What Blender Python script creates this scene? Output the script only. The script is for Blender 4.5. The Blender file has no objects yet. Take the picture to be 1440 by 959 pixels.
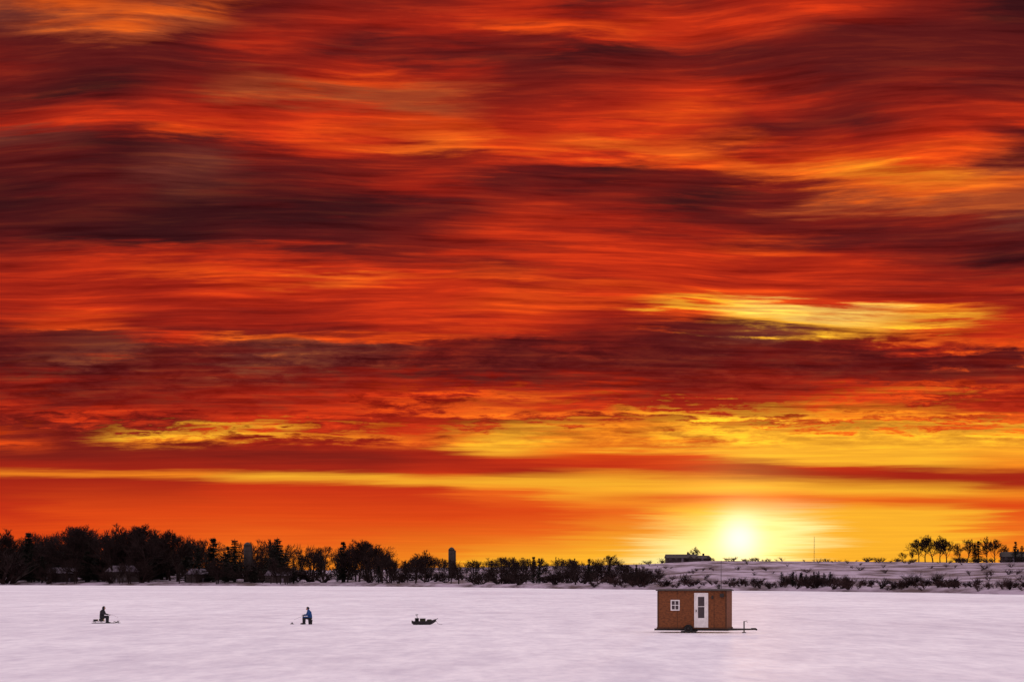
import bpy, bmesh, math, random
from mathutils import Vector, Matrix, noise
random.seed(7)
F=2800.0; HZ=814.0; CH=3.3
scene=bpy.context.scene
scene.view_settings.view_transform='Standard'; scene.view_settings.look='None'; scene.view_settings.exposure=0
def lin(c):
    return tuple(((v/255)/12.92 if v/255<=0.04045 else ((v/255+0.055)/1.055)**2.4) for v in c)
def gp(px,py):
    d=CH*F/(py-HZ); return Vector(((px-720)/F*d,d,0))
# ---------------- materials
def mat(name,c1,c2=None,rough=0.85,scale=5.0,bump=0.0,stretch=(1,1,1),lo=0.35,hi=0.65,spec=0.3,metal=0.0,detail=6):
    m=bpy.data.materials.new(name); m.use_nodes=True
    nt=m.node_tree; b=nt.nodes['Principled BSDF']
    b.inputs['Roughness'].default_value=rough; b.inputs['Specular IOR Level'].default_value=spec; b.inputs['Metallic'].default_value=metal
    if c2 is None: c2=tuple(v*0.7 for v in c1)
    tc=nt.nodes.new('ShaderNodeTexCoord'); mp=nt.nodes.new('ShaderNodeMapping'); mp.inputs['Scale'].default_value=stretch
    n=nt.nodes.new('ShaderNodeTexNoise'); n.inputs['Scale'].default_value=scale; n.inputs['Detail'].default_value=detail; n.inputs['Roughness'].default_value=0.62
    r=nt.nodes.new('ShaderNodeValToRGB'); r.color_ramp.elements[0].position=lo; r.color_ramp.elements[1].position=hi
    r.color_ramp.elements[0].color=(*c1,1); r.color_ramp.elements[1].color=(*c2,1)
    L=nt.links
    L.new(tc.outputs['Object'],mp.inputs[0]); L.new(mp.outputs[0],n.inputs['Vector']); L.new(n.outputs['Fac'],r.inputs[0]); L.new(r.outputs[0],b.inputs['Base Color'])
    if bump>0:
        bn=nt.nodes.new('ShaderNodeBump'); bn.inputs['Distance'].default_value=bump; bn.inputs['Strength'].default_value=0.8
        L.new(n.outputs['Fac'],bn.inputs['Height']); L.new(bn.outputs[0],b.inputs['Normal'])
    return m
M_bark=mat('bark',(0.024,0.011,0.010),(0.012,0.006,0.006),scale=2,spec=0.1)
M_con=mat('conifer_needles',(0.008,0.008,0.006),(0.015,0.012,0.008),scale=1,spec=0.1)
M_brush=mat('brush_twigs',(0.045,0.020,0.018),(0.025,0.012,0.012),scale=1,spec=0.1)
M_osb=mat('osb_board',(0.235,0.072,0.022),(0.07,0.022,0.010),scale=6,stretch=(1,1,1.8),bump=0.004,lo=0.3,hi=0.72)
M_trim=mat('brown_trim',(0.10,0.035,0.015),(0.05,0.02,0.01),scale=6)
M_white=mat('white_paint',(0.78,0.72,0.70),(0.62,0.56,0.55),scale=4)
M_glass=mat('dark_glass',(0.03,0.02,0.025),(0.05,0.03,0.03),rough=0.15,spec=0.5)
M_roof=mat('roof_felt',(0.03,0.022,0.02),(0.05,0.035,0.03),scale=3)
M_steel=mat('black_steel',(0.018,0.014,0.014),(0.03,0.02,0.018),rough=0.6,scale=8)
M_rub=mat('rubber',(0.012,0.011,0.012),(0.02,0.018,0.018),rough=0.8)
M_blk=mat('black_cloth',(0.010,0.010,0.013),(0.02,0.018,0.022),scale=12,bump=0.01)
M_blue=mat('blue_coat',(0.012,0.065,0.22),(0.007,0.03,0.11),scale=9,bump=0.01)
M_skin=mat('skin',(0.42,0.22,0.15),(0.36,0.18,0.12),rough=0.6)
M_plast=mat('black_plastic',(0.014,0.012,0.013),(0.03,0.025,0.025),rough=0.5,scale=4)
M_green=mat('olive_canvas',(0.04,0.04,0.02),(0.025,0.022,0.014),scale=8)
M_buck=mat('bucket_plastic',(0.5,0.35,0.3),(0.4,0.28,0.25),rough=0.5)
M_conc=mat('silo_concrete',(0.03,0.017,0.017),(0.02,0.012,0.012),scale=1)
M_house=mat('house_siding',(0.04,0.022,0.022),(0.025,0.015,0.015),scale=1)
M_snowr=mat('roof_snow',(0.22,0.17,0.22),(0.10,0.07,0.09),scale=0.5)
M_eye=mat('eye_dark',(0.01,0.01,0.01))

def mk(name,verts,faces,m,parent=None,smooth=False):
    me=bpy.data.meshes.new(name); me.from_pydata([tuple(v) for v in verts],[],faces); me.update()
    if m: me.materials.append(m)
    if smooth:
        for p in me.polygons: p.use_smooth=True
    o=bpy.data.objects.new(name,me); scene.collection.objects.link(o)
    if parent: o.parent=parent
    return o
def empty(name,loc=(0,0,0),rz=0,s=1):
    e=bpy.data.objects.new(name,None); scene.collection.objects.link(e); e.location=loc; e.rotation_euler=(0,0,rz); e.scale=(s,s,s); e.empty_display_size=0.3
    return e
def box(name,x0,x1,y0,y1,z0,z1,m,parent=None,bev=0.0):
    bm=bmesh.new(); bmesh.ops.create_cube(bm,size=1)
    for v in bm.verts: v.co=Vector(((x0+x1)/2+v.co.x*(x1-x0),(y0+y1)/2+v.co.y*(y1-y0),(z0+z1)/2+v.co.z*(z1-z0)))
    if bev>0: bmesh.ops.bevel(bm,geom=bm.edges[:],offset=bev,segments=2,affect='EDGES',profile=0.5)
    me=bpy.data.meshes.new(name); bm.to_mesh(me); bm.free(); me.materials.append(m)
    o=bpy.data.objects.new(name,me); scene.collection.objects.link(o); o.parent=parent
    return o
def tubegeo(V,Fc,pts,rad,n=8,flat=1.0,cap=True):
    pts=[Vector(p) for p in pts]; base=len(V)
    for i,p in enumerate(pts):
        if i==0: t=pts[1]-pts[0]
        elif i==len(pts)-1: t=pts[-1]-pts[-2]
        else: t=pts[i+1]-pts[i-1]
        t.normalize(); up=Vector((0,0,1)) if abs(t.z)<0.9 else Vector((0,1,0))
        a=t.cross(up).normalized(); b=t.cross(a).normalized()
        for k in range(n):
            an=2*math.pi*k/n
            V.append(p+a*math.cos(an)*rad[i]+b*math.sin(an)*rad[i]*flat)
    for i in range(len(pts)-1):
        for k in range(n):
            q=base+i*n; Fc.append((q+k,q+(k+1)%n,q+n+(k+1)%n,q+n+k))
    if cap:
        Fc.append(tuple(base+k for k in range(n))[::-1]); q=base+(len(pts)-1)*n; Fc.append(tuple(q+k for k in range(n)))
def tube(name,pts,rad,m,parent=None,n=10,flat=1.0,smooth=True):
    V=[];Fc=[]; 
    if not isinstance(rad,(list,tuple)): rad=[rad]*len(pts)
    tubegeo(V,Fc,pts,rad,n,flat); return mk(name,V,Fc,m,parent,smooth)

# ---------------- world
w=bpy.data.worlds.new('World'); scene.world=w; w.use_nodes=True
try:
    w.cycles.sampling_method='MANUAL'; w.cycles.sample_map_resolution=512
except Exception: pass
nt=w.node_tree; nt.nodes.clear(); N=nt.nodes; L=nt.links
def val(x,sock):
    if isinstance(x,(int,float)): sock.default_value=x
    else: L.new(x,sock)
def mth(op,a,b=0.0,c=0.0,clamp=False):
    n=N.new('ShaderNodeMath'); n.operation=op; n.use_clamp=clamp
    val(a,n.inputs[0]); val(b,n.inputs[1]); val(c,n.inputs[2]); return n.outputs[0]
def mr(x,a,b,c=0.0,d=1.0,smooth=True):
    n=N.new('ShaderNodeMapRange'); n.interpolation_type='SMOOTHSTEP' if smooth else 'LINEAR'
    val(x,n.inputs[0])
    for i,v in enumerate((a,b,c,d)): n.inputs[i+1].default_value=v
    return n.outputs[0]
def mix(f,a,b,mode='MIX'):
    n=N.new('ShaderNodeMix'); n.data_type='RGBA'; n.blend_type=mode; n.clamp_factor=True
    val(f,n.inputs[0])
    for s,x in ((n.inputs[6],a),(n.inputs[7],b)):
        if isinstance(x,tuple): s.default_value=(*x,1)
        else: L.new(x,s)
    return n.outputs[2]
def comb(x,y,z=0.0):
    n=N.new('ShaderNodeCombineXYZ'); val(x,n.inputs[0]); val(y,n.inputs[1]); val(z,n.inputs[2]); return n.outputs[0]
def nz(vec,detail=5,rough=0.55,dist=0.0,scale=1.0):
    n=N.new('ShaderNodeTexNoise'); n.inputs['Scale'].default_value=scale; n.inputs['Detail'].default_value=detail
    n.inputs['Roughness'].default_value=rough; n.inputs['Distortion'].default_value=dist; L.new(vec,n.inputs['Vector']); return n.outputs['Fac']
tc=N.new('ShaderNodeTexCoord'); sx=N.new('ShaderNodeSeparateXYZ'); L.new(tc.outputs['Generated'],sx.inputs[0])
X,Y,Z=sx.outputs
Ym=mth('MAXIMUM',Y,0.15)
U=mth('DIVIDE',X,Ym); V=mth('DIVIDE',mth('MAXIMUM',Z,0.0),Ym)
W=mth('LOGARITHM',mth('ADD',V,0.06),math.e)
pal=dict(K=(62,22,24),M=(98,28,26),D=(128,32,24),R=(165,38,22),r=(198,50,22),O=(222,72,22),o=(236,100,28),a=(244,135,32),y=(252,178,45),Y=(255,208,95),W=(255,235,150),P=(112,50,40),B=(165,72,38))
cols=[
(0,"0B 20P 50M 90D 130M 160D 180R 200P 230M 290K 330M 355D 390R 430R 455D 480M 520M 560R 600D 625O 640D 655R 664a 672R 720r 750O 790o"),
(120,"0o 25B 45M 90M 130K 155D 175r 195D 215K 270M 330K 352D 370r 400R 430r 455O 465M 500P 530M 560D 580r 600D 640D 658R 666a 674R 720O 750O 790o"),
(240,"0B 15o 38B 55M 100M 130D 150R 175r 190O 205M 240P 300K 345K 362R 385O 400R 425R 455D 470r 500M 545D 570R 595D 608y 618a 630D 660R 668a 676R 720O 790o"),
(360,"0M 40D 60R 100D 130B 150R 178r 195r 215D 250M 300K 340M 365r 385O 405r 430R 462D 474o 482B 500P 540D 560R 590r 606y 618R 640D 662R 671y 679r 720O 760o 790a"),
(480,"0D 40R 70M 100R 125O 140B 165r 190O 212r 240D 300K 345M 372r 385o 400r 430R 460D 474O 490P 520M 555R 570r 600R 612a 625R 645D 664R 673y 681r 725O 765o 790a"),
(600,"0D 30R 60R 85M 115R 150B 185O 210o 225D 260R 300M 350D 378r 390O 400r 430r 455R 470O 485D 520M 545R 560O 580R 600r 620o 635R 650R 667r 676y 684r 730O 790a"),
(720,"0R 25r 45O 60D 85M 130D 165R 190r 212O 225r 245M 280D 330r 360D 390O 400R 425O 455r 480M 520M 545R 570o 590R 615y 632y 645r 665R 678y 690o 720O 750o 790y"),
(840,"0M 20R 45O 60R 75K 110D 145R 185r 205o 222r 240K 280D 315R 350r 385R 400O 415r 432O 445R 465D 500M 535D 560r 575o 590R 605a 625a 640O 655r 680y 720o 780y"),
(960,"0D 30r 45r 70M 100D 140r 160O 175r 218o 232O 250D 285K 330R 360r 400r 420O 433y 442O 460M 500M 540D 560R 580y 590R 605y 625y 640O 660r 688y 700O 720y 770W"),
(1080,"0R 25r 50D 70M 130D 150R 180M 200D 218r 235o 250o 268D 300M 330D 355O 370R 400r 420O 435Y 455y 465P 490M 560R 588y 600r 612y 640y 652R 668R 685y 700o 735W"),
(1200,"0r 30M 60M 100M 140D 175M 200R 222O 245a 265o 280B 300D 330M 360R 375r 400R 425r 440Y 460y 475D 500M 530D 548r 585a 600O 612y 645y 655r 670R 690y 702o 718y"),
(1320,"0D 40M 80M 120D 170R 190r 225O 245a 270o 290B 310D 335M 420R 435a 445y 455r 462o 478R 500M 530D 545O 560R 580a 595r 610y 650y 660R 672R 692y 704O 720y"),
(1440,"0K 50M 100M 130D 165r 185M 215M 235B 255o 275B 295B 310P 335M 360K 390D 430R 455r 470O 490M 520D 550R 575r 600o 612y 655a 665R 680R 695a 708O 730o 780a"),
]
big=nz(comb(mth('MULTIPLY',U,4.0),mth('MULTIPLY',W,2.0),3.3),2,0.5,0.0)
Wt=mth('ADD',W,mth('MULTIPLY',mth('SUBTRACT',big,0.5),0.12))
streak=nz(comb(mth('MULTIPLY',U,7.0),mth('MULTIPLY',Wt,17.0),1.3),7,0.56,0.0)
fine=nz(comb(mth('MULTIPLY',U,20.0),mth('MULTIPLY',Wt,66.0),5.1),8,0.66,0.1)
rag=nz(comb(mth('MULTIPLY',U,48.0),mth('MULTIPLY',W,34.0),9.7),8,0.66,0.3)
low=mr(V,0.045,0.10)
ragw=mth('MULTIPLY',mr(V,0.062,0.076),mr(V,0.135,0.10))
warp=mth('MULTIPLY',mth('SUBTRACT',streak,0.5),0.036)
warp=mth('ADD',warp,mth('MULTIPLY',mth('SUBTRACT',fine,0.5),0.020))
warp=mth('MULTIPLY',warp,mth('ADD',mth('MULTIPLY',low,0.9),0.11))
warp=mth('ADD',warp,mth('MULTIPLY',mth('MULTIPLY',mth('SUBTRACT',rag,0.5),0.040),ragw))
Vw=mth('ADD',V,warp)
T=mth('DIVIDE',Vw,HZ/F)
Uw=mth('ADD',mth('ADD',U,mth('MULTIPLY',mth('SUBTRACT',streak,0.5),0.10)),mth('MULTIPLY',mth('SUBTRACT',fine,0.5),0.06))
prev=None
for x,s in cols:
    st=sorted([(1-float(t[:-1])/HZ,pal[t[-1]]) for t in s.split()])
    rp=N.new('ShaderNodeValToRGB'); cr=rp.color_ramp
    assert len(st)<=32,(x,len(st))
    cr.elements[0].position=st[0][0]; cr.elements[1].position=1.0
    els=cr.elements
    els[0].color=(*lin(st[0][1]),1); els[1].color=(*lin(st[-1][1]),1)
    for p,c in st[1:-1]:
        e=els.new(p); e.color=(*lin(c),1)
    L.new(T,rp.inputs[0])
    if prev is None: prev=rp.outputs[0]
    else:
        u1=(x-720)/F; u0=(x-120-720)/F
        prev=mix(mr(Uw,u0,u1),prev,rp.outputs[0])
def ramp(fac,stops):
    rp=N.new('ShaderNodeValToRGB'); cr=rp.color_ramp
    cr.elements[0].position=stops[0][0]; cr.elements[0].color=(*stops[0][1],1)
    cr.elements[1].position=stops[-1][0]; cr.elements[1].color=(*stops[-1][1],1)
    for p,c in stops[1:-1]:
        e=cr.elements.new(p); e.color=(*c,1)
    L.new(fac,rp.inputs[0]); return rp.outputs[0]
st2=nz(comb(mth('MULTIPLY',U,12.0),mth('MULTIPLY',Wt,58.0),12.0),9,0.64,0.2)
mod=ramp(st2,[(0.34,(0.30,0.22,0.28)),(0.46,(0.44,0.40,0.46)),(0.53,(0.49,0.48,0.49)),(0.57,(0.60,0.60,0.5)),(0.66,(0.70,0.78,0.55))])
modf=mth('ADD',mth('MULTIPLY',low,0.8),0.12)
col=mix(modf,prev,mix(1.0,mix(1.0,prev,mod,'MULTIPLY'),(2,2,2),'MULTIPLY'))
mod2=ramp(rag,[(0.38,(0.26,0.19,0.24)),(0.49,(0.46,0.43,0.46)),(0.56,(0.62,0.68,0.5)),(0.66,(0.74,0.95,0.6))])
col=mix(mth('MULTIPLY',ragw,0.8),col,mix(1.0,mix(1.0,col,mod2,'MULTIPLY'),(2,2,2),'MULTIPLY'))
su=(1040-720)/F; sv=(HZ-757)/F
du=mth('SUBTRACT',U,su); dv=mth('SUBTRACT',V,sv)
r2=mth('ADD',mth('MULTIPLY',du,du),mth('MULTIPLY',dv,dv))
def gl(px): return mth('POWER',math.e,mth('MULTIPLY',r2,-(F/px)**2))
g1=gl(29); g2=gl(85)
col=mix(g2,col,mix(1.0,col,(0.42,0.28,0.05),'ADD'))
col=mix(g1,col,(1.6,1.4,0.9))
sky=N.new('ShaderNodeTexSky'); sky.sky_type='NISHITA'; sky.sun_disc=False
sun_az=math.atan(su); sun_el=math.atan(sv)
sky.sun_elevation=math.radians(1.5); sky.sun_rotation=sun_az
nis=mix(1.0,sky.outputs[0],(0.10,0.10,0.10),'MULTIPLY')
cloudn=nz(comb(mth('MULTIPLY',X,3.0),mth('MULTIPLY',Y,3.0),mth('MULTIPLY',Z,6.0)),3,0.55,0.3)
lav=mix(cloudn,(0.86,0.73,0.80),(1.10,0.94,0.98))
upper=mix(1.0,nis,lav,'ADD')
rear=mix(mr(Z,0.0,0.4),(0.34,0.24,0.32),upper)
col=mix(mr(mth('ABSOLUTE',U),0.5,1.3),col,rear)
col=mix(mr(Z,0.30,0.46),col,upper)
col=mix(mr(Y,0.35,0.15),col,rear)
bg=N.new('ShaderNodeBackground'); bg.inputs[1].default_value=1.0
ow=N.new('ShaderNodeOutputWorld'); L.new(col,bg.inputs[0]); L.new(bg.outputs[0],ow.inputs[0])

sl=bpy.data.lights.new('sun','SUN'); sl.energy=0.5; sl.angle=math.radians(1.5); sl.color=(1,0.55,0.22)
so=bpy.data.objects.new('sun',sl); scene.collection.objects.link(so)
dvec=Vector((math.sin(sun_az)*math.cos(sun_el),math.cos(sun_az)*math.cos(sun_el),math.sin(sun_el)))
so.rotation_euler=dvec.to_track_quat('Z','Y').to_euler(); so.location=(20,0,40)

# ---------------- camera
cam=bpy.data.cameras.new('camera'); cam.lens=36*F/1440; cam.sensor_width=36; cam.shift_y=(HZ-479.5)/1440; cam.clip_end=30000; cam.clip_start=0.5
co=bpy.data.objects.new('camera',cam); scene.collection.objects.link(co); co.location=(0,0,CH); co.rotation_euler=(math.radians(90),0,0); scene.camera=co

# ---------------- frozen lake
m=bpy.data.materials.new('lake_snow'); m.use_nodes=True; t=m.node_tree; b=t.nodes['Principled BSDF']; b.inputs['Roughness'].default_value=0.75; b.inputs['Specular IOR Level'].default_value=0.08
def lnode(ty): return t.nodes.new(ty)
tcn=lnode('ShaderNodeTexCoord')
def lnoise(sc,st,det=6,ro=0.6,dist=0.0):
    mp=lnode('ShaderNodeMapping'); mp.inputs['Scale'].default_value=st; n=lnode('ShaderNodeTexNoise'); n.inputs['Scale'].default_value=sc; n.inputs['Detail'].default_value=det; n.inputs['Roughness'].default_value=ro; n.inputs['Distortion'].default_value=dist
    t.links.new(tcn.outputs['Object'],mp.inputs[0]); t.links.new(mp.outputs[0],n.inputs['Vector']); return n.outputs['Fac']
def lramp(f,a,ca,b_,cb):
    r=lnode('ShaderNodeValToRGB'); e=r.color_ramp.elements; e[0].position=a; e[0].color=(*ca,1); e[1].position=b_; e[1].color=(*cb,1); t.links.new(f,r.inputs[0]); return r.outputs[0]
def lmix(f,a,b_,mode):
    n=lnode('ShaderNodeMix'); n.data_type='RGBA'; n.blend_type=mode; n.inputs[0].default_value=f
    t.links.new(a,n.inputs[6]); t.links.new(b_,n.inputs[7]); return n.outputs[2]
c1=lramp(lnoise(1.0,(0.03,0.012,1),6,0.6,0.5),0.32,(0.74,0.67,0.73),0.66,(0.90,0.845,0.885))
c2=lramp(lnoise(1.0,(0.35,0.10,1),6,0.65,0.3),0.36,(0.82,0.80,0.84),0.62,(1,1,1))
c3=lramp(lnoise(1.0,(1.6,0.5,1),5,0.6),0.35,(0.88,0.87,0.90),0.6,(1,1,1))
t.links.new(lmix(1,lmix(1,c1,c2,'MULTIPLY'),c3,'MULTIPLY'),b.inputs['Base Color'])
bn=lnode('ShaderNodeBump'); bn.inputs['Distance'].default_value=0.12; bn.inputs['Strength'].default_value=0.6
t.links.new(lnoise(1.0,(0.7,0.25,1),7,0.6,0.4),bn.inputs['Height']); t.links.new(bn.outputs[0],b.inputs['Normal'])
mk('frozen_lake_snow',[(-9000,-3000,0),(9000,-3000,0),(9000,12000,0),(-9000,12000,0)],[(0,1,2,3)],m)

# ---------------- hills
PX=[-1400,0,480,800,1000,1440,2900]
DD=[1150,1090,930,680,580,428,330]
CC=[1500,1400,1300,1150,1000,830,800]
CY=[800,803,800,795,789,790,794]
def itp(xs,ys,x):
    if x<=xs[0]: return ys[0]
    for i in range(len(xs)-1):
        if x<=xs[i+1]:
            f=(x-xs[i])/(xs[i+1]-xs[i]); return ys[i]*(1-f)+ys[i+1]*f
    return ys[-1]
def shore(px): return itp(PX,DD,px)+6*math.sin(px*0.03)+4*math.sin(px*0.011+1)
def terr(px,d):
    D=shore(px);C=itp(PX,CC,px);H=CH+(HZ-itp(PX,CY,px))/F*C
    if d<D: return -0.6
    t_=(d-D)/(C-D); bank=1.3*(1-math.exp(-(d-D)/5))
    if t_<1: z=bank+(H-1.3)*(t_*t_*(3-2*t_)*0.6+0.4*t_)
    else: z=H-min((d-C)*0.012,9)
    X_=(px-720)/F*d
    z+=noise.noise(Vector((X_*0.012,d*0.008,0)))*1.1*min(1,max(0,(d-D)/60))
    return z
V_=[];F_=[];pxs=[-1400+12*i for i in range(359)]
ts=[-0.02,0,0.004,0.01,0.02,0.035]+[0.05+0.03*i for i in range(32)]+[1.05,1.12,1.25,1.5,2,3,4.5]
for px in pxs:
    D=shore(px);C=itp(PX,CC,px)
    for q in ts:
        d=D+q*(C-D); 
        V_.append(((px-720)/F*d,d,terr(px,d) if q>0 else -0.6))
nr=len(ts)
for i in range(len(pxs)-1):
    for j in range(nr-1):
        a=i*nr+j; F_.append((a,a+nr,a+nr+1,a+1))
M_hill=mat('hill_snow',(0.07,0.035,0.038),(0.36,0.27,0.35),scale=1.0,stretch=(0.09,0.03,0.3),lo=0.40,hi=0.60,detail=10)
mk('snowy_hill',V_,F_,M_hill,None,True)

# ---------------- tree meshes (10 m high)
def bare_tree(seed,levels=4,spread=0.6,thick=1.0,bush=False,mat_=None,dense=0):
    rnd=random.Random(seed); V=[];Fc=[]
    def grow(p,dirv,ln,r,lv):
        k=5 if lv==0 else (3 if lv<3 else 2)
        pts=[p]; d=dirv.copy()
        for i in range(k):
            wv=0.12 if lv==0 else 0.2
            d=(d+Vector((rnd.uniform(-1,1),rnd.uniform(-1,1),rnd.uniform(-0.2,0.6)))*wv).normalized()
            pts.append(pts[-1]+d*ln/k)
        e_=0.8 if lv==0 else 0.55
        rads=[max(r*(1-e_*i/k),0.012*thick) for i in range(k+1)]
        tubegeo(V,Fc,pts,rads,5 if lv<1 else 3,1.0,False)
        if lv>=levels: return
        nch=(12 if lv==0 else (5 if lv<levels-1 else 6))+(dense*3 if lv==0 else dense)
        for c in range(nch):
            f=(0.24+0.76*(c+rnd.random())/nch) if lv==0 else rnd.uniform(0.25,1.0)
            if f>0.999: f=0.999
            idx=min(k-1,int(f*k)); base=pts[idx].lerp(pts[idx+1],f*k-idx)
            an=rnd.uniform(0,6.283); sp=rnd.uniform(0.6,1.25)*spread
            side=d.cross(Vector((math.cos(an),math.sin(an),0.3))).normalized()
            if lv==0:
                side=Vector((math.cos(an),math.sin(an),0)); 
                l2=ln*rnd.uniform(0.34,0.52)*(1.15-0.75*f)*1.25; sp=rnd.uniform(0.55,0.95)*(1.25-0.5*f)*spread/0.6
            else: l2=ln*rnd.uniform(0.38,0.62)
            nd=(d*math.cos(sp)+side*math.sin(sp)).normalized(); nd.z+=0.15; nd.normalize()
            grow(base,nd,l2,max(rads[idx]*0.5,0.016*thick),lv+1)
    if bush:
        for i in range(9):
            a=rnd.uniform(0,6.28); grow(Vector((rnd.uniform(-.8,.8),rnd.uniform(-.8,.8),0)),Vector((math.cos(a)*.7,math.sin(a)*.7,1)).normalized(),rnd.uniform(5,8),0.10*thick,2 if levels>3 else 1)
    else: grow(Vector((0,0,-0.3)),Vector((0,0,1)),8.5,0.24,0)
    zm=max(v.z for v in V); s=10/zm
    V=[v*s for v in V]
    me=bpy.data.meshes.new('bare_tree_mesh'); me.from_pydata([tuple(v) for v in V],[],Fc); me.materials.append(mat_ or M_bark); return me
def conifer(seed,wid=2.2):
    rnd=random.Random(seed); V=[];Fc=[]
    tubegeo(V,Fc,[(0,0,-0.3),(0,0,5),(0,0,10)],[0.2,0.12,0.02],6)
    z=1.0
    while z<9.8:
        R=wid*(1-z/10)**0.8*rnd.uniform(0.7,1.2)+0.08
        nb=rnd.randint(6,9)
        for i in range(nb):
            a=rnd.uniform(0,6.283); R2=R*rnd.uniform(0.5,1.15); dr=-0.25*R2+rnd.uniform(-.1,.15)
            tip=Vector((math.cos(a)*R2,math.sin(a)*R2,z+dr)); b0=Vector((0,0,z))
            tubegeo(V,Fc,[b0,tip],[0.04,0.01],3,1,False)
            for k in range(7):
                f=rnd.uniform(0.25,1.05); c=b0.lerp(tip,f); s=0.34*(1.15-f*0.5)
                vs=[c+Vector((rnd.uniform(-s,s),rnd.uniform(-s,s),rnd.uniform(-s,s*0.5))) for _ in range(3)]
                q=len(V); V+=vs; Fc.append((q,q+1,q+2))
        z+=rnd.uniform(0.28,0.55)
    me=bpy.data.meshes.new('conifer_mesh'); me.from_pydata([tuple(v) for v in V],[],Fc); me.materials.append(M_con); return me
bares=[bare_tree(i,3,0.55+0.07*(i%3),1.7,dense=1) for i in range(6)]
fine_b=[bare_tree(20+i,4,0.58+0.07*(i%3),1.4,dense=1) for i in range(4)]
brushes=[bare_tree(50+i,4,0.7,2.4,True,M_brush) for i in range(3)]
dark_b=[bare_tree(70+i,4,0.7,4.0,True,M_bark) for i in range(2)]
cons=[conifer(i,2.0+0.5*(i%3)) for i in range(4)]
def plant(me,px,d,top,parent=None,name='tree',wx=1.0):
    z=terr(px,d); zt=CH+(HZ-top)/F*d; h=max(zt-z,1.0)/10
    o=bpy.data.objects.new(name,me); scene.collection.objects.link(o)
    o.location=((px-720)/F*d,d,z); o.rotation_euler=(0,0,random.uniform(0,6.28)); w_=h*wx; o.scale=(w_,w_,h)
    if parent: o.parent=parent
    return o
tl=empty('distant_treeline'); bl=empty('distant_brush')
TX=[-1400,-700,0,20,60,100,150,180,230,270,330,390,430,480,520,545,560,600,640,700,760,830,870,915]
TY=[750,744,747,742,748,737,738,735,742,750,759,755,767,763,761,776,785,778,786,782,782,784,785,790]
R=random.uniform
for i in range(290):
    px=R(-450,560) if i>40 else R(-1400,-450)
    D=shore(px); d=D+R(15,260); top=itp(TX,TY,px)+abs(random.gauss(0,11))
    if random.random()<0.74: plant(random.choice(bares),px,d,top,tl,'bare_tree_part',R(1.0,1.5))
    else: plant(random.choice(cons),px,d,top+R(3,18),tl,'conifer_part',R(1.0,1.7))
for i in range(300):
    px=R(-600,560); d=shore(px)+R(5,220); plant(random.choice(dark_b+cons),px,d,itp(TX,TY,px)+R(24,48),tl,'undergrowth_part',R(1.6,2.8))
for i in range(180):
    px=R(545,925); D=shore(px); d=D+R(10,420); top=itp(TX,TY,px)+abs(random.gauss(0,7))+ (0 if px<850 else (px-850)*0.12)
    plant(random.choice(bares+cons[:1]),px,d,top,tl,'bare_tree_part',R(1.0,1.6))
for i in range(150):
    px=R(545,930); d=shore(px)+R(3,300); plant(random.choice(dark_b),px,d,R(797,812),tl,'undergrowth_part',R(1.2,2.2))
for i in range(300):
    px=R(830,1500) if i>50 else R(1500,2300); d=shore(px)+abs(random.gauss(0,22))+2; z=terr(px,d)
    hh=R(0.7,2.2) if random.random()<0.75 else R(2.2,4.2)
    plant(random.choice(brushes+dark_b[:1]),px,d,HZ-(z+hh-CH)/d*F,bl,'brush_part',R(1.0,2.0))
for i in range(170):
    px=R(900,2000); D=shore(px);C=itp(PX,CC,px); d=D+R(0.1,1)*(C-D); z=terr(px,d); top=HZ-(z+R(0.8,2.6)-CH)/d*F; plant(random.choice(brushes),px,d,top,bl,'brush_part',R(1,2.4))
for i in range(45):
    px=R(1098,1172); d=shore(px)+R(5,60); plant(random.choice(dark_b+cons),px,d,R(802,815),bl,'brush_part',R(1.2,2))
for i in range(90):
    px=random.choice([R(925,1075),R(1040,1290),R(1340,1440)]); d=itp(PX,CC,px)-R(-20,60); plant(random.choice(dark_b+brushes),px,d,R(781,790),bl,'brush_part',R(1.2,2.6))
for px,top,k in [(1292,757,0),(1301,751,1),(1312,754,2),(1322,752,3),(1331,756,0),(1350,763,1),(1360,757,2),(1388,753,3),(1399,757,0),(1415,765,1),(978,768,3),(968,775,1),(520,757,2),(505,760,0),(536,764,1),(597,772,3),(585,777,1),(1270,776,2),(1282,772,3),(205,738,1),(95,737,2),(165,735,3),(250,744,0),(850,779,2),(15,742,3),(125,740,0),(185,736,2)]:
    d=itp(PX,CC,px)-R(0,40)
    if px<900: d=shore(px)+40
    plant(fine_b[k],px,d,top,None,'bare_tree',R(1.05,1.35) if px>900 else 1.4)
for px,top in [(1376,760),(1371,766),(1428,761),(1437,767),(390,755),(330,757),(40,748),(300,756),(483,761)]:
    d=itp(PX,CC,px)-30 if px>700 else shore(px)+30
    plant(cons[int(px)%4],px,d,top,None,'pine_tree',1.9)

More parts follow.
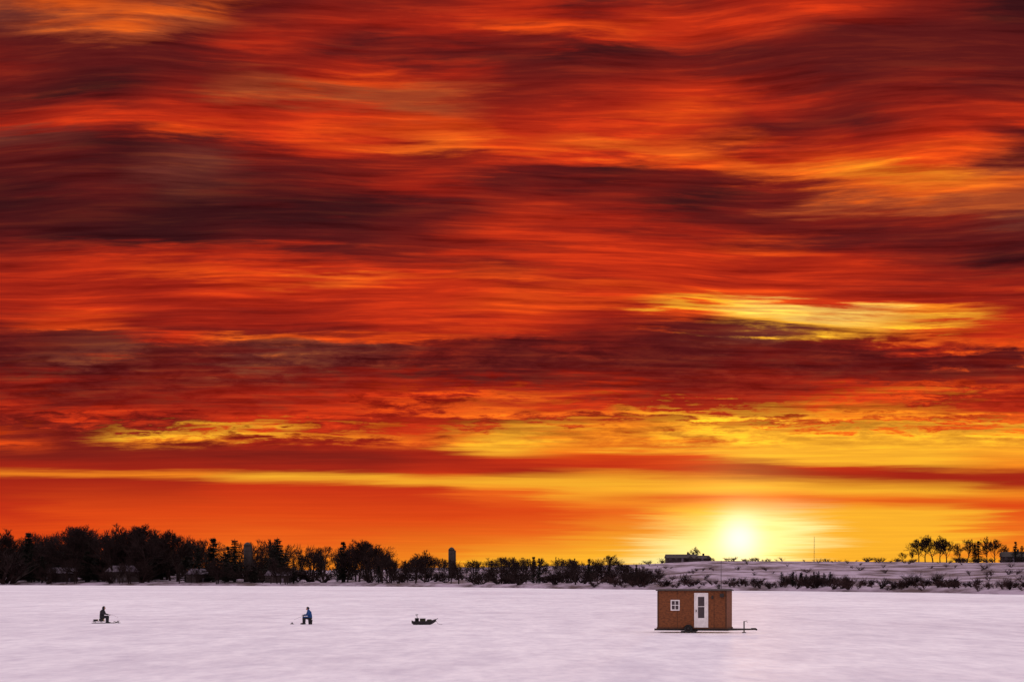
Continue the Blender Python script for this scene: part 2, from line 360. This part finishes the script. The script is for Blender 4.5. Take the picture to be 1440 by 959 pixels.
# ---------------- farm buildings
def house(name,px,d,w_,dp,h,rh,rz=0.0,roof=None,zoff=0):
    e=empty(name,((px-720)/F*d,d,terr(px,d)+zoff),rz)
    box('walls',-w_/2,w_/2,-dp/2,dp/2,-1.5,h,M_house,e)
    o=0.4
    mk('roof',[(-w_/2-o,-dp/2-o,h-0.1),(w_/2+o,-dp/2-o,h-0.1),(w_/2+o,0,h+rh),(-w_/2-o,0,h+rh),(-w_/2-o,dp/2+o,h-0.1),(w_/2+o,dp/2+o,h-0.1)],[(0,1,2,3),(3,2,5,4),(0,3,4),(1,5,2),(0,4,5,1)],roof or M_snowr,e)
    n=int(w_//3)
    for i in range(n):
        x=-w_/2+(i+0.5)*w_/n
        if i==n//2: box('door',x-0.5,x+0.5,-dp/2-0.05,-dp/2+0.1,0,2.1,M_snowr,e)
        else: box('window',x-0.6,x+0.6,-dp/2-0.04,-dp/2+0.1,1.0,2.3,M_glass,e)
    box('chimney',w_*0.2,w_*0.2+0.8,0.3,1.1,h+rh*0.5,h+rh+1.0,M_conc,e)
    return e
house('farm_house',88,shore(88)+30,14,9,5.0,3.0,0.7)
house('farm_house',172,shore(172)+28,15,9,5.6,3.2,-0.55)
house('farm_house',278,shore(278)+26,9,8,4.2,2.8,0.9)
house('farm_house',392,shore(392)+28,11,8,3.6,2.4,0.6)
for cx in (88,172,278,392):
    for i in range(9): 
        px=cx+R(-30,30); plant(random.choice(bares+bares+dark_b[:1]),px,shore(px)+R(3,14),R(782,808),tl,'yard_shrub_part',R(0.8,1.5))
house('barn',958,985,15,9,2.2,1.8,0.05,M_roof)
house('barn',984,978,9,7,1.6,1.4,0.3,M_roof)
house('farm_house',1424,815,9,7,2.4,2.0,-0.1,M_roof)
def silo(px,d,top,r):
    z=terr(px,d); h=CH+(HZ-top)/F*d-z; e=empty('silo',((px-720)/F*d,d,z))
    tube('shell',[(0,0,-2),(0,0,h-r)],r,M_conc,e,20)
    tube('dome',[(0,0,h-r),(0,0,h-r*0.6),(0,0,h-r*0.2),(0,0,h)],[r*1.04,r*0.9,r*0.55,r*0.05],M_roof,e,20)
    for k in range(6): 
        tube('hoop',[(0,0,h*0.15*k+0.5),(0,0,h*0.15*k+0.65)],r*1.03,M_steel,e,20)
    tube('chute',[(r*1.1,0,-1),(r*1.1,0,h-r)],0.4,M_conc,e,6)
silo(635,930,769,1.5); silo(348,1010,762,1.9)
d=1000; px=1145; z=terr(px,d); e=empty('radio_mast',((px-720)/F*d,d,z)); h=CH+(HZ-754)/F*d-z
for a in range(3):
    x=0.3*math.cos(a*2.094); y=0.3*math.sin(a*2.094); tube('leg',[(x,y,-1),(x*.4,y*.4,h)],0.035,M_steel,e,5)
for k in range(14):
    f=k/14; s=0.3*(1-.6*f); a=k*2.094; tube('brace',[(s*math.cos(a),s*math.sin(a),f*h),(s*math.cos(a+2.094),s*math.sin(a+2.094),(f+.07)*h)],0.025,M_steel,e,4)

# ---------------- ice shanty
gpos=gp(973,889.5); sh=empty('ice_fishing_shanty',gpos,math.radians(-14.6))
W2=2.14; z0=0.34; z1=2.58; dp=2.3
box('floor_deck',-W2-0.05,W2+0.05,-0.06,dp+0.05,z0-0.08,z0,M_trim,sh)
box('wall_front',-W2,W2,0,0.06,z0,z1,M_osb,sh)
box('wall_back',-W2,W2,dp-0.06,dp,z0,z1,M_osb,sh)
box('wall_left',-W2,-W2+0.06,0.06,dp-0.06,z0,z1,M_osb,sh)
box('wall_right',W2-0.06,W2,0.06,dp-0.06,z0,z1,M_osb,sh)
for x in (-W2-0.015,W2-0.075): box('corner_trim',x,x+0.09,-0.02,-0.001,z0,z1-0.02,M_trim,sh)
for x in (-0.92,1.36): box('panel_seam',x,x+0.025,-0.008,-0.001,z0,z1-0.02,M_trim,sh)
mk('roof',[(-W2-.1,-.12,z1),(W2+.1,-.12,z1),(W2+.1,dp+.12,z1),(-W2-.1,dp+.12,z1),(-W2-.1,-.12,z1+.05),(W2+.1,-.12,z1+.05),(W2+.1,dp+.12,z1+.05),(-W2-.1,dp+.12,z1+.05),(-W2-.1,dp/2,z1+.13),(W2+.1,dp/2,z1+.13)],
   [(0,1,2,3),(0,4,5,1),(1,5,9,6,2),(2,6,7,3),(3,7,8,4,0),(4,8,9,5),(8,7,6,9)],M_roof,sh)
def window(cx,cz,w_,h_,par,y=-0.03):
    t_=0.07
    box('window_frame_l',cx-w_/2,cx-w_/2+t_,y,0,cz-h_/2,cz+h_/2,M_white,par)
    box('window_frame_r',cx+w_/2-t_,cx+w_/2,y,0,cz-h_/2,cz+h_/2,M_white,par)
    box('window_frame_t',cx-w_/2+t_,cx+w_/2-t_,y,0,cz+h_/2-t_,cz+h_/2,M_white,par)
    box('window_frame_b',cx-w_/2+t_,cx+w_/2-t_,y,0,cz-h_/2,cz-h_/2+t_,M_white,par)
    box('window_mullion',cx-0.02,cx+0.02,y+0.005,-0.012,cz-h_/2+t_,cz+h_/2-t_,M_white,par)
    box('window_rail',cx-w_/2+t_,cx-0.02,y+0.005,-0.012,cz-0.02,cz+0.02,M_white,par)
    box('window_rail',cx+0.02,cx+w_/2-t_,y+0.005,-0.012,cz-0.02,cz+0.02,M_white,par)
    box('window_glass',cx-w_/2+t_,cx+w_/2-t_,-0.011,-0.002,cz-h_/2+t_,cz+h_/2-t_,M_glass,par)
window(-1.04,1.70,0.56,0.66,sh)
dx0,dx1=0.22,0.94
box('door_frame_l',dx0-.07,dx0,-0.05,-0.001,z0,2.46,M_white,sh); box('door_frame_r',dx1,dx1+.07,-0.05,-0.001,z0,2.46,M_white,sh)
box('door_frame_t',dx0,dx1,-0.05,-0.001,2.39,2.46,M_white,sh)
box('door_stile_l',dx0,dx0+.16,-0.04,-0.001,z0,2.39,M_white,sh); box('door_stile_r',dx1-.16,dx1,-0.04,-0.001,z0,2.39,M_white,sh)
box('door_top',dx0+.16,dx1-.16,-0.04,-0.001,2.22,2.39,M_white,sh)
box('door_panel',dx0+.16,dx1-.16,-0.04,-0.001,z0,0.92,M_white,sh)
box('door_glass',dx0+.16,dx1-.16,-0.02,-0.001,0.92,2.22,M_glass,sh)
box('door_glass_bar',dx0+.16,dx1-.16,-0.045,-0.021,1.6,1.64,M_white,sh)
box('door_handle',dx0+.04,dx0+.08,-0.1,-0.041,1.3,1.42,M_steel,sh)
box('wall_lamp',1.22,1.32,-0.12,-0.001,2.1,2.28,M_steel,sh,0.01)
box('gear_box',1.75,1.98,-0.2,-0.001,2.2,2.42,M_steel,sh,0.01)
tube('stove_pipe',[(1.5,1.2,z1),(1.5,1.2,z1+.34)],0.05,M_steel,sh); tube('stove_pipe_cap',[(1.5,1.2,z1+.34),(1.5,1.2,z1+.40)],[0.09,0.02],M_steel,sh)
tube('side_mast',[(W2-.62,1.9,z1),(W2-.62,1.9,z1+1.9)],[.02,.012],M_steel,sh)
for y in (0.1,dp-.2):
    box('frame_rail',-W2-.22,W2+.1,y,y+.1,z0-.2,z0-.081,M_steel,sh)
for x in (-W2-.1,-.8,.8,W2): box('cross_member',x,x+.08,.201,dp-.201,z0-.19,z0-.09,M_steel,sh)
tube('tongue_arm',[(W2+.1,.15,z0-.14),(W2+1.45,dp/2,z0-.12)],0.05,M_steel,sh); tube('tongue_arm',[(W2+.1,dp-.15,z0-.14),(W2+1.45,dp/2,z0-.12)],0.05,M_steel,sh)
tube('coupler',[(W2+1.35,dp/2,z0-.1),(W2+1.62,dp/2,z0-.1),(W2+1.72,dp/2,z0-.16)],[.06,.07,.05],M_steel,sh)
tube('jack_post',[(W2+.95,dp/2-.25,.04),(W2+.95,dp/2-.25,.72)],0.04,M_steel,sh); tube('jack_foot',[(W2+.95,dp/2-.25,0),(W2+.95,dp/2-.25,.05)],.13,M_steel,sh)
tube('jack_handle',[(W2+.95,dp/2-.25,.70),(W2+1.13,dp/2-.3,.74),(W2+1.15,dp/2-.3,.62)],.018,M_steel,sh)
def wheel(x,y,r=0.26):
    n=28
    prof=[(0.13,-.06),(0.15,-.085),(r*.85,-.09),(r*.97,-.07),(r,-.03),(r,.03),(r*.97,.07),(r*.85,.09),(0.15,.085),(0.13,.06)]
    V=[];Fc=[]
    for i in range(n):
        a=2*math.pi*i/n
        for pr,py in prof: V.append((x+pr*math.cos(a),y+py,r+pr*math.sin(a)))
    k=len(prof)
    for i in range(n):
        for j in range(k): Fc.append((i*k+j,((i+1)%n)*k+j,((i+1)%n)*k+(j+1)%k,i*k+(j+1)%k))
    mk('tyre',V,Fc,M_rub,sh,True)
    tube('hub',[(x,y-.05,r),(x,y+.05,r)],[.128,.128],M_steel,sh,16)
wheel(-0.2,-0.12); wheel(-0.2,dp+.12)
tube('axle',[(-.2,-.1,.26),(-.2,dp+.1,.26)],.03,M_steel,sh)
V=[];Fc=[]
for i in range(9):
    a=math.pi*(0.08+0.84*i/8); 
    for y in (-.24,-.02): V.append((-.2+.31*math.cos(a),y,.24+.31*math.sin(a)*0.8))
for i in range(8): Fc.append((2*i,2*i+1,2*i+3,2*i+2))
mk('fender',V,Fc,M_steel,sh)
for x in (-0.55,0.1): box('step_block',x-.12,x+.12,-.1,.15,0,.13,M_steel,sh,0.01)

# ---------------- people
def hand(par,wr,dr,m_,side):
    V=[];Fc=[]; dr=Vector(dr).normalized(); lat=Vector((0,1,0)); dn=Vector((0,0,-1))
    w_=Vector(wr); tubegeo(V,Fc,[w_-dr*.03,w_+dr*.03,w_+dr*.09],[.036,.048,.044],10,0.55)
    for i,(o,l) in enumerate(((-.034,.062),(-.012,.075),(.011,.07),(.033,.055))):
        b0=w_+dr*.085+lat*o; p1=b0+dr*l*.5+dn*.012; p2=p1+dr*l*.25+dn*l*.35; p3=p2-dr*l*.1+dn*l*.3
        tubegeo(V,Fc,[b0-dr*.02,b0,p1,p2,p3],[.011,.012,.011,.010,.008],7)
    b0=w_+dr*.02+lat*(-side)*.04; tubegeo(V,Fc,[b0,b0+dr*.03+lat*(-side)*.02+dn*.01,b0+dr*.06+lat*(-side)*.012+dn*.03],[.014,.013,.009],7)
    return mk('hand',V,Fc,m_,par,True)
def person(name,loc,rz,coat,trouser,hood):
    e=empty(name,loc,rz)
    # joints (position, radius) joined by tapered limbs, fused into one continuous skin by a voxel remesh
    J={'pel':((0,0,.47),.165),'wst':((.0,0,.62),.155),'rib':((.05,0,.80),.165),'chs':((.09,0,.92),.14),'nck':((.13,0,1.03),.075),'hd':((.165,0,1.12),.08),
       'sL':((.09,.17,.93),.088),'eL':((.17,.26,.70),.068),'wL':((.41,.12,.66),.045),'sR':((.09,-.17,.93),.088),'eR':((.19,-.26,.70),.068),'wR':((.42,-.10,.70),.045),
       'hL':((.06,.10,.46),.125),'kL':((.44,.15,.50),.085),'mL':((.43,.16,.27),.076),'aL':((.44,.16,.10),.058),
       'hR':((.06,-.10,.46),.125),'kR':((.46,-.14,.50),.085),'mR':((.46,-.15,.27),.076),'aR':((.47,-.15,.10),.058),
       'cL':((.03,.10,.86),.12),'cR':((.03,-.10,.86),.12),'bL':((.02,.09,.55),.13),'bR':((.02,-.09,.55),.13)}
    E=[('pel','wst'),('wst','rib'),('rib','chs'),('chs','nck'),('nck','hd'),('chs','sL'),('sL','eL'),('eL','wL'),('chs','sR'),('sR','eR'),('eR','wR'),('pel','hL'),('hL','kL'),('kL','mL'),('mL','aL'),('pel','hR'),('hR','kR'),('kR','mR'),('mR','aR'),('cL','bL'),('cR','bR'),('cL','sL'),('cR','sR'),('cL','cR')]
    bm=bmesh.new()
    for p,r in J.values(): bmesh.ops.create_icosphere(bm,subdivisions=3,radius=r,matrix=Matrix.Translation(p))
    me=bpy.data.meshes.new('body'); bm.to_mesh(me); bm.free()
    V=[v.co.copy() for v in me.vertices]; Fc=[tuple(p.vertices) for p in me.polygons]
    for a_,b_ in E: tubegeo(V,Fc,[J[a_][0],J[b_][0]],[J[a_][1],J[b_][1]],16)
    bo=mk('body',V,Fc,coat,e,True)
    rm=bo.modifiers.new('Fuse','REMESH'); rm.mode='VOXEL'; rm.voxel_size=0.016; rm.use_smooth_shade=True
    sm=bo.modifiers.new('Smooth','SMOOTH'); sm.factor=0.5; sm.iterations=6
    if trouser is not coat:
        nt_=coat.copy(); nt_.name='coat_and_trousers'; bo.data.materials[0]=nt_
        t_=nt_.node_tree; tcx=t_.nodes.new('ShaderNodeTexCoord'); sp=t_.nodes.new('ShaderNodeSeparateXYZ'); t_.links.new(tcx.outputs['Object'],sp.inputs[0])
        a=t_.nodes.new('ShaderNodeMath'); a.operation='LESS_THAN'; a.inputs[1].default_value=0.50; t_.links.new(sp.outputs['Z'],a.inputs[0])
        mx=t_.nodes.new('ShaderNodeMix'); mx.data_type='RGBA'; pb=t_.nodes['Principled BSDF']; src=pb.inputs['Base Color'].links[0].from_socket
        t_.links.new(a.outputs[0],mx.inputs[0]); t_.links.new(src,mx.inputs[6]); mx.inputs[7].default_value=(.012,.012,.016,1); t_.links.new(mx.outputs[2],pb.inputs['Base Color'])
    for x,y in ((.43,.16),(.46,-.15)):
        V=[];Fc=[]; tubegeo(V,Fc,[(x-.07,y,.06),(x,y,.068),(x+.1,y,.055),(x+.19,y,.045),(x+.23,y,.04)],[.045,.06,.055,.048,.02],10,1.0); mk('boot',V,Fc,M_rub,e,True)
    hand(e,(.43,.115,.655),(1,-.15,-.15),M_blk,1); hand(e,(.45,-.095,.695),(1,.15,-.1),M_blk,-1)
    hc=Vector((.185,0,1.13)); bm=bmesh.new(); bmesh.ops.create_uvsphere(bm,u_segments=20,v_segments=14,radius=.1)
    for v in bm.verts:
        v.co.y*=.78; v.co.z*=1.12
        if v.co.z<-.03: v.co.y*=.85; 
        if v.co.x>.06 and abs(v.co.y)<.016 and -.035<v.co.z<.01: v.co.x+=.022
        v.co+=hc
    me=bpy.data.meshes.new('head'); bm.to_mesh(me); bm.free(); me.materials.append(M_skin)
    for p in me.polygons: p.use_smooth=True
    o=bpy.data.objects.new('head',me); scene.collection.objects.link(o); o.parent=e
    for s in (1,-1):
        tube('eye',[hc+Vector((.084,s*.032,.012)),hc+Vector((.093,s*.032,.012))],[.012,.007],M_eye,e,8)
        tube('ear',[hc+Vector((-.005,s*.072,.0)),hc+Vector((-.01,s*.09,.005))],[.028,.02],M_skin,e,8)
    tube('mouth',[hc+Vector((.086,-.022,-.052)),hc+Vector((.09,0,-.054)),hc+Vector((.086,.022,-.052))],.005,M_trim,e,6)
    bm=bmesh.new(); bmesh.ops.create_uvsphere(bm,u_segments=20,v_segments=14,radius=.135)
    dele=[v for v in bm.verts if (v.co.x>.08 and v.co.z<.06)]
    bmesh.ops.delete(bm,geom=dele,context='VERTS')
    for v in bm.verts:
        v.co.z*=1.1; v.co.y*=.9; v.co+=hc+Vector((-.015,0,.012))
        if hood=='hat' and v.co.z<hc.z+.02: v.co=Vector((v.co.x,v.co.y*.9,hc.z+.02+(v.co.z-hc.z)*.2))
    me=bpy.data.meshes.new('hood'); bm.to_mesh(me); bm.free(); me.materials.append(M_blk if hood=='hat' else coat)
    for p in me.polygons: p.use_smooth=True
    o=bpy.data.objects.new('hood',me); scene.collection.objects.link(o); o.parent=e; so_=o.modifiers.new('s','SOLIDIFY'); so_.thickness=.012
    return e
def bucket(par,x,y,h=.38,r=.15,m_=None,nm='bucket'):
    tube(nm,[(x,y,0),(x,y,h-.04),(x,y,h-.035),(x,y,h)],[r*.85,r,r*1.06,r*1.06],m_ or M_buck,par,18)
    tube(nm+'_handle',[(x,y-r,h-.03),(x+r*.6,y-r*.9,h-.14),(x+r*.6,y+r*.9,h-.14),(x,y+r,h-.03)],.006,M_steel,par,5)
def sled(par,L_,W_,H_,m_,x0=0):
    V=[];Fc=[];n=13;prof=[(-1,1.0),(-1.06,1.0),(-1.02,.97),(-.86,.06),(-.6,0),(.6,0),(.86,.06),(1.02,.97),(1.06,1.0),(1,1.0),(.82,.1),(.58,.04),(-.58,.04),(-.82,.1)]
    for i in range(n):
        f=i/(n-1); x=x0-L_/2+f*L_; up=max(0,(f-.72)/.28)**1.6*H_*.9+max(0,(.08-f)/.08)*H_*.4
        wf=1-.35*max(0,(f-.7)/.3)**1.5-.08*max(0,(.1-f)/.1)
        for a,b_ in prof: V.append((x,a*W_/2*wf,up+b_*(H_+ (.1*H_ if f>.8 else 0))-up*.45*b_))
    k=len(prof)
    for i in range(n-1):
        for j in range(k): Fc.append((i*k+j,(i+1)*k+j,(i+1)*k+(j+1)%k,i*k+(j+1)%k))
    Fc.append(tuple(range(k))); Fc.append(tuple((n-1)*k+j for j in range(k))[::-1])
    return mk('sled_tub',V,Fc,m_,par,True)
g=gp(143,876); p=person('ice_fisherman',g,math.radians(-12),M_blk,M_blk,'hood')
s1=empty('equipment_sled',g+Vector((0.25,.05,0)),0.0)
for y in (-.28,.28):
    tube('runner',[(-.95,y,.03),(.75,y,.03),(.95,y,.12),(1.0,y,.2)],.025,M_steel,s1,6)
for x in (-.8,-.3,.1,.7): tube('cross_bar',[(x,-.28,.03),(x,-.26,.14),(x,.26,.14),(x,.28,.03)],.02,M_steel,s1,6)
box('deck',-.9,-.02,-.25,.25,.15,.19,M_plast,s1,.01)
box('seat_box',-.42,-.1,-.2,.2,.19,.36,M_plast,s1,.02)
box('tackle_box',-.86,-.55,-.16,.16,.19,.30,M_plast,s1,.02)
tube('fishing_rod',[(.3,.0,.66),(.62,.0,.60),(.98,0,.42)],[.012,.007,.004],M_steel,s1,6)
tube('reel',[(.36,-.03,.62),(.36,.03,.62)],.03,M_steel,s1,10)
tube('tip_up',[(.98,.1,0),(1.0,.1,.2)],.02,M_steel,s1); box('tip_up_base',.86,1.12,.05,.15,.02,.05,M_plast,s1)
g=gp(436,877.5); p=person('ice_fisherman',g,math.radians(180+18),M_blue,M_blk,'hat')
s2=empty('bucket_seat',g+Vector((0.02,0.0,0)),0.0); bucket(s2,0,0,.34,.16,M_plast)
r_=empty('jigging_rod',g,math.radians(198)); tube('blank',[(.45,0,.62),(.8,0,.52),(1.2,0,.34)],[.012,.007,.004],M_steel,r_,6); tube('reel',[(.52,-.03,.57),(.52,.03,.57)],.03,M_steel,r_,10)
tu=empty('tip_up_flag',g+Vector((-1.3,-.1,0)),.2); box('base',-.14,.14,-.04,.04,.02,.06,M_plast,tu,.005); tube('post',[(0,0,.0),(0,0,.16)],.02,M_steel,tu); tube('spool',[(-.05,0,.1),(.05,0,.1)],.04,M_steel,tu)
g=gp(596,878); s3=empty('gear_sled',g,math.radians(6)); sled(s3,1.75,.72,.26,M_plast)
bucket(s3,-.5,.05,.48,.15,M_plast); 
box('cooler',-.28,.12,-.2,.2,.06,.42,M_green,s3,.03); box('cooler_lid',-.29,.13,-.21,.21,.423,.46,M_plast,s3,.01)
V=[];Fc=[]; tubegeo(V,Fc,[(.2,0,.2),(.3,.02,.27),(.5,-.02,.28),(.68,0,.2)],[.08,.16,.15,.07],12,.8); mk('duffel_bag',V,Fc,M_green,s3,True)
tube('auger_shaft',[(-.42,-.12,.1),(-.52,-.14,.72)],.02,M_steel,s3); tube('auger_handle',[(-.62,-.14,.72),(-.42,-.14,.74)],.025,M_steel,s3)
V=[];Fc=[]
for i in range(60):
    a=i*.6; z=.12+i*.006; x=-.42-.1*(z-.1)/.62; V+= [(x+.02*math.cos(a),-.12+.02*math.sin(a),z),(x+.08*math.cos(a),-.12+.08*math.sin(a),z)]
for i in range(59): Fc.append((2*i,2*i+1,2*i+3,2*i+2))
mk('auger_flighting',V,Fc,M_steel,s3)
tube('pull_handle',[(.86,-.2,.36),(1.02,-.1,.46),(1.02,.1,.46),(.86,.2,.36)],.014,M_steel,s3,6)
tube('tow_rope',[(.86,0,.34),(1.0,0,.1),(1.15,.05,.02),(1.35,.1,.015)],.01,M_steel,s3,5)
